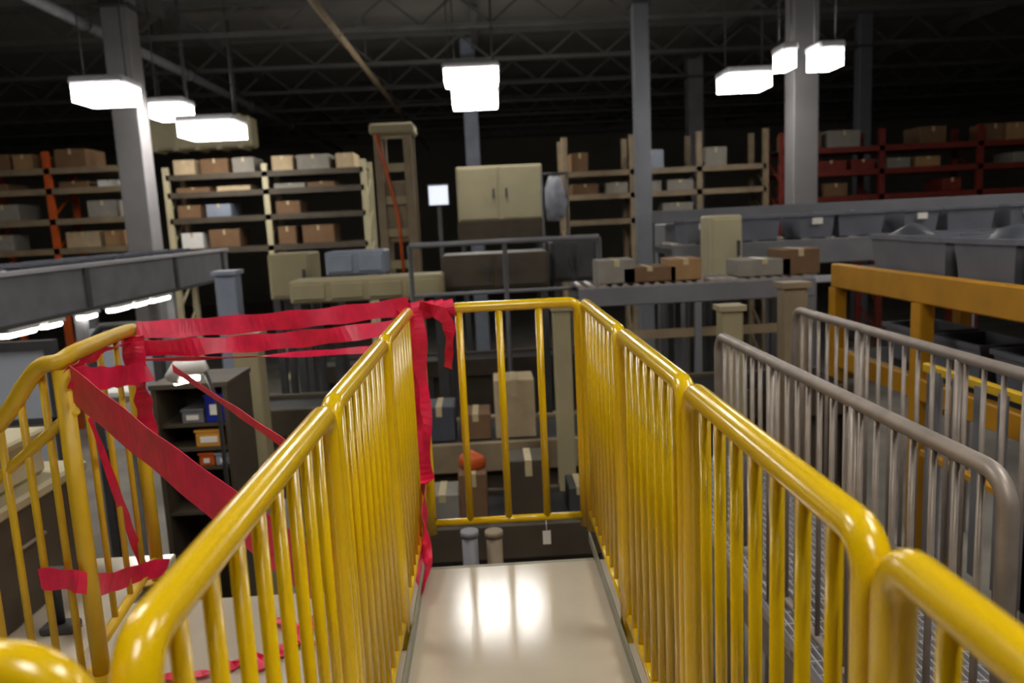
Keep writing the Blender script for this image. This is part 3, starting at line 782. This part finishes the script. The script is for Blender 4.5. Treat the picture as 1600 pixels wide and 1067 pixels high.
# ================================================================== LEFT: LONG GREY CONVEYOR WITH STRIP LIGHTS UNDERNEATH
XCv = -4.3
za = at_x(150, 488, XCv); 
zl = za.z; yA, yB = 5.2, 13.5
t = thing('overhead_conveyor', 'long grey conveyor at the left with strip lights under its edge', 'conveyor', (XCv - .6, 9, FLOOR))
part('side_panel', MB().box((XCv - .04, yA, zl + .06), (XCv, yB, zl + .52), c=.01), GREY, t)
part('side_panel', MB().box((XCv - 1.3, yA, zl + .06), (XCv - 1.26, yB, zl + .52), c=.01), GREY, t)
part('bed', MB().box((XCv - 1.26, yA, zl + .24), (XCv - .04, yB, zl + .3)), GREY_DARK, t)
part('bottom_flange', MB().box((XCv - .12, yA, zl + .03), (XCv + .02, yB, zl + .07)), GREY_DARK, t)
part('top_flange', MB().box((XCv - .06, yA, zl + .5), (XCv + .03, yB, zl + .54)), GREY_LIGHT, t)
for y in (6.2, 8.7, 11.2, 13.2):
    for x in (XCv - .1, XCv - 1.2):
        part('leg', MB().box((x - .05, y - .05, FLOOR), (x + .05, y + .05, zl + .24)), GREY, t)
    part('side_rib', MB().box((XCv, y - .04, zl + .06), (XCv + .03, y + .04, zl + .5)), GREY_DARK, t)
for i, (u, v, ln) in enumerate(((44, 517, .5), (92, 497, .32), (148, 484, .32), (196, 476, .45), (226, 470, .4), (258, 463, .6))):
    p = at_x(u, v, XCv + .05)
    tt = thing('strip_light', ('short strip light under the grey conveyor, nearest of the row', 'second nearest strip light under the grey conveyor', 'third strip light under the grey conveyor from the near end',
                                'fourth strip light under the grey conveyor from the near end', 'strip light under the grey conveyor next to the furthest', 'furthest strip light under the grey conveyor')[i], 'strip light', (p.x, p.y, zl), 'strip lights under the grey conveyor')
    part('batten', MB().box((p.x - .16, p.y - ln / 2, zl - .005), (p.x - .02, p.y + ln / 2, zl + .03)), WHITE, tt)
    part('tube', MB().box((p.x - .14, p.y - ln / 2 + .02, zl - .05), (p.x - .04, p.y + ln / 2 - .02, zl - .005), c=.012), STRIP_M, tt)
for k in range(9):
    dup(proto, (XCv - .65 + rnd.uniform(-.05, .05), 6.0 + k * .85, zl + .3), 'grey tote, %s from the near end on the long grey conveyor at the left' % ORD[k], rnd.uniform(-.1, .1))['group'] = 'totes on the left conveyor'

# pale partition boards below the conveyor
Y = 5.6
x0, x1, z0, z1 = pxbox(-60, 548, 92, 760, Y)
t = thing('partition_board', 'pale blue-grey partition board at the left edge behind the stair guard', 'board', ((x0 + x1) / 2, Y, FLOOR), 'partition boards')
part('panel', MB().box((x0, Y, z0), (x1, Y + .04, z1)), BOARD, t)
part('frame_rail', MB().box((x0 - .03, Y - .02, z1), (x1 + .03, Y + .06, z1 + .06)), GREY_DARK, t)
part('frame_rail', MB().box((x0 - .03, Y - .02, (z0 + z1) / 2 - .04), (x1 + .03, Y, (z0 + z1) / 2)), GREY_DARK, t)
for x in (x0, x1): part('stand_leg', MB().box((x - .03, Y - .02, FLOOR), (x + .03, Y + .06, z1)), GREY_DARK, t)
Y = 6.0
x0, x1, z0, z1 = pxbox(150, 512, 252, 700, Y)
t = thing('partition_board', 'pale blue-grey partition board between the two stair guard posts', 'board', ((x0 + x1) / 2, Y, FLOOR), 'partition boards')
part('panel', MB().box((x0, Y, z0), (x1, Y + .04, z1)), BOARD, t)
part('frame_rail', MB().tube([(x0, Y, z1 - .1), (x0 + .1, Y, z1 + .02), (x1 - .1, Y, z1 + .02), (x1, Y, z1 - .1)], .03, 8), GREY_DARK, t)
for x in (x0, x1): part('stand_leg', MB().box((x - .03, Y - .02, FLOOR), (x + .03, Y + .06, z1 - .08)), GREY_DARK, t)
# white terminal on the partition
Y = 4.9
x0, x1, z0, z1 = pxbox(178, 612, 214, 690, Y)
t = thing('terminal_box', 'white terminal box on a pole between the two stair guard posts', 'terminal', ((x0 + x1) / 2, Y, FLOOR))
part('case', MB().box((x0, Y, z0), (x1, Y + .1, z1), c=.015), WHITE, t)
part('visor', MB().box((x0 - .02, Y - .08, z1 - .02), (x1 + .02, Y + .1, z1 + .02), c=.008), WHITE, t)
part('pole', MB().tube([((x0 + x1) / 2, Y + .05, FLOOR), ((x0 + x1) / 2, Y + .05, z0 + .02)], .03, 8), GREY_DARK, t)
# small lit lamp head
Y = 4.6
p = at_y(296, 584, Y)
t = thing('task_lamp', 'small white task lamp above the dark supply cabinet', 'lamp', (p.x, Y, FLOOR))
part('shade', MB().tube([(p.x - .1, Y, p.z - .03), (p.x - .06, Y, p.z + .03), (p.x + .08, Y, p.z + .04), (p.x + .1, Y, p.z + .01)], [.05, .055, .05, .02], 10), WHITE, t)
part('bulb', MB().tube([(p.x - .09, Y, p.z - .045), (p.x + .05, Y, p.z - .02)], .02, 8), STRIP_M, t)
part('arm', MB().tube([(p.x + .09, Y, p.z + .01), (p.x + .13, Y + .05, p.z - .2), (p.x + .13, Y + .08, FLOOR)], .014, 8), GREY_DARK, t)

# dark supply cabinet with a blue bin and orange boxes
Y = 5.0
x0, x1, z0, z1 = pxbox(246, 606, 364, 800, Y)
dep = .5
t = thing('supply_cabinet', 'dark open supply cabinet holding blue and orange boxes, left of the beige post', 'cabinet', ((x0 + x1) / 2, Y, FLOOR))
for x in (x0, x1 - .03): part('side_panel', MB().box((x, Y, FLOOR), (x + .03, Y + dep, z1)), BROWN_DARK, t)
part('back_panel', MB().box((x0, Y + dep - .02, FLOOR), (x1, Y + dep, z1)), BROWN_DARK, t)
part('top_panel', MB().box((x0 - .01, Y - .01, z1), (x1 + .01, Y + dep, z1 + .03)), BROWN_DARK, t)
sh = [zpx(v, 330, Y) for v in (662, 700, 730, 800)]
for z in sh: part('shelf', MB().box((x0 + .03, Y + .02, z - .02), (x1 - .03, Y + dep - .02, z)), BROWN_DARK, t)
def small_box(u0, u1, z, h, m, lab, cat='box', name='supply_box'):
    xa, xb = at_y(u0, 680, Y).x, at_y(u1, 680, Y).x
    tt = thing(name, lab, cat, ((xa + xb) / 2, Y + .18, z))
    part('box_body', MB().box((xa, Y + .03, z), (xb, Y + .34, z + h), c=.006), m, tt)
    part('label_card', MB().box((xa + .03, Y + .026, z + h * .3), (xb - .03, Y + .03, z + h * .7)), LABEL, tt)
    part('lid', MB().box((xa - .004, Y + .026, z + h), (xb + .004, Y + .344, z + h + .012)), m, tt)
small_box(322, 355, sh[0], .17, BLUE, 'blue box on the top shelf of the dark supply cabinet')
small_box(284, 318, sh[0], .08, GREY, 'flat grey box left of the blue box in the dark cabinet')
small_box(302, 344, sh[1], .10, mat('orange_yellow_card', rgb(214, 150, 50), .6), 'amber box on the second shelf of the dark supply cabinet')
small_box(304, 328, sh[2], .075, ORANGE, 'orange box on the third shelf of the dark supply cabinet')
small_box(330, 356, sh[2], .07, GREY_BLUE, 'grey-blue box right of the orange one in the dark cabinet')

# ================================================================== BELOW AND BEYOND THE FAR CROSS PANEL
def bed(u0, u1, v, Y, dep, m, mtop, lab, h=.25):
    pz = at_y((u0 + u1) / 2, v, Y).z; x0 = at_y(u0, v, Y).x; x1 = at_y(u1, v, Y).x
    t = thing('conveyor_bed', lab, 'conveyor', ((x0 + x1) / 2, Y, FLOOR))
    part('side_rail', MB().box((x0, Y, pz - h), (x1, Y + .05, pz), c=.01), m, t)
    part('side_rail', MB().box((x0, Y + dep - .05, pz - h), (x1, Y + dep, pz), c=.01), m, t)
    part('belt', MB().box((x0, Y + .05, pz - .08), (x1, Y + dep - .05, pz - .04)), mtop, t)
    part('under_guard', MB().box((x0, Y + .1, pz - h - .6), (x1, Y + dep - .1, pz - h)), BROWN_DARK, t)
    n = max(2, int((x1 - x0) / 1.2) + 1)
    for k in range(n):
        x = x0 + .06 + (x1 - x0 - .12) * k / (n - 1)
        for yy in (Y + .04, Y + dep - .04): part('leg', MB().box((x - .04, yy - .04, FLOOR), (x + .04, yy + .04, pz - h)), GREY_DARK, t)
    return pz, x0, x1
Yb1 = 6.3
pz1, xa1, xb1 = bed(640, 930, 690, Yb1, .9, TAN, BLACK, 'dark belt conveyor seen through the bars of the far cross panel')
Yb2 = 11.2
pz2, _, _ = bed(500, 1000, 560, Yb2, .7, BROWN_DARK, BLACK, 'second dark conveyor further back behind the far cross panel')
Yb3 = 5.2
pz3, xa3, xb3 = bed(640, 960, 820, Yb3, .8, BROWN_DARK, BLACK, 'lowest dark conveyor just below the far cross panel')
bed(945, 1340, 610, 6.15, .8, BROWN_DARK, BLACK, 'dark conveyor behind the grey catwalk railings')
bed(240, 640, 640, 6.9, .7, BROWN_DARK, BLACK, 'dark conveyor behind the left barrier and the supply cabinet')
for u, sx, sz, m, lab in ((806, .34, .5, CARDS[1], 'large pale carton behind the middle bars of the far cross panel'), (745, .26, .22, CARDS[2], 'brown carton left of the large pale carton on the dark conveyor'),
                          (690, .26, .3, TOTE_DK, 'dark blue-grey box nearest the red tape tail on the dark conveyor')):
    p = at_y(u, 680, Yb1 + .4)
    carton((p.x, Yb1 + .42, pz1 - .04), sx, .36, sz, m, lab, 'cartons on the dark conveyor beyond the cross panel')
for u, sx, sz, m, lab in ((694, .24, .2, CARDS[3], 'grey carton low behind the first bars of the far cross panel'), (742, .2, .34, CARDS[2], 'tall brown carton low behind the first bar of the cross panel'),
                          (752, .16, .12, ORANGE, None), (828, .3, .42, BROWN_DARK, 'dark brown crate low behind the middle of the far cross panel'), (905, .16, .2, GREY_DARK, 'dark grey box low at the right end of the far cross panel')):
    if lab is None: continue
    p = at_y(u, 800, Yb3 + .35)
    carton((p.x, Yb3 + .38, pz3 - .04), sx, .3, sz, m, lab, 'cartons on the lowest dark conveyor')
p = at_y(733, 720, Yb3 + .35)
s = tag(sack_mesh(.2, .2, .13, 77).build('sack', ORANGE), 'orange sack lying on the tall brown carton behind the first bar', 'sack'); s.location = (at_y(742, 800, Yb3 + .35).x, Yb3 + .38, pz3 - .04 + .34)
for u, m, lab in ((734, GREY, 'pale grey pipe stub below the first bar of the far cross panel'), (772, TAN, 'tan pipe stub below the middle bar of the far cross panel')):
    p = at_y(u, 840, 4.3)
    t = thing('pipe_stub', lab, 'pipe', (p.x, 4.3, FLOOR))
    part('pipe', MB().tube([(p.x, 4.3, FLOOR), (p.x, 4.3, at_y(u, 832, 4.3).z)], .045, 12), m, t)
    part('cap', MB().tube([(p.x, 4.3, at_y(u, 838, 4.3).z), (p.x, 4.3, at_y(u, 829, 4.3).z)], .052, 12), m, t)
# white tag on the walkway edge
p = at_z(852, 872, .0); 
t = thing('hanging_tag', 'small white tag tied under the bottom rail of the far cross panel', 'tag', (.21, YF + .03, .03))
part('card', MB().box((.195, YF + .02, -.075), (.232, YF + .022, -.01)), LABEL, t)
part('string', MB().tube([(.213, YF + .021, -.012), (.213, YF + .022, .04)], .002, 6), WHITE, t)
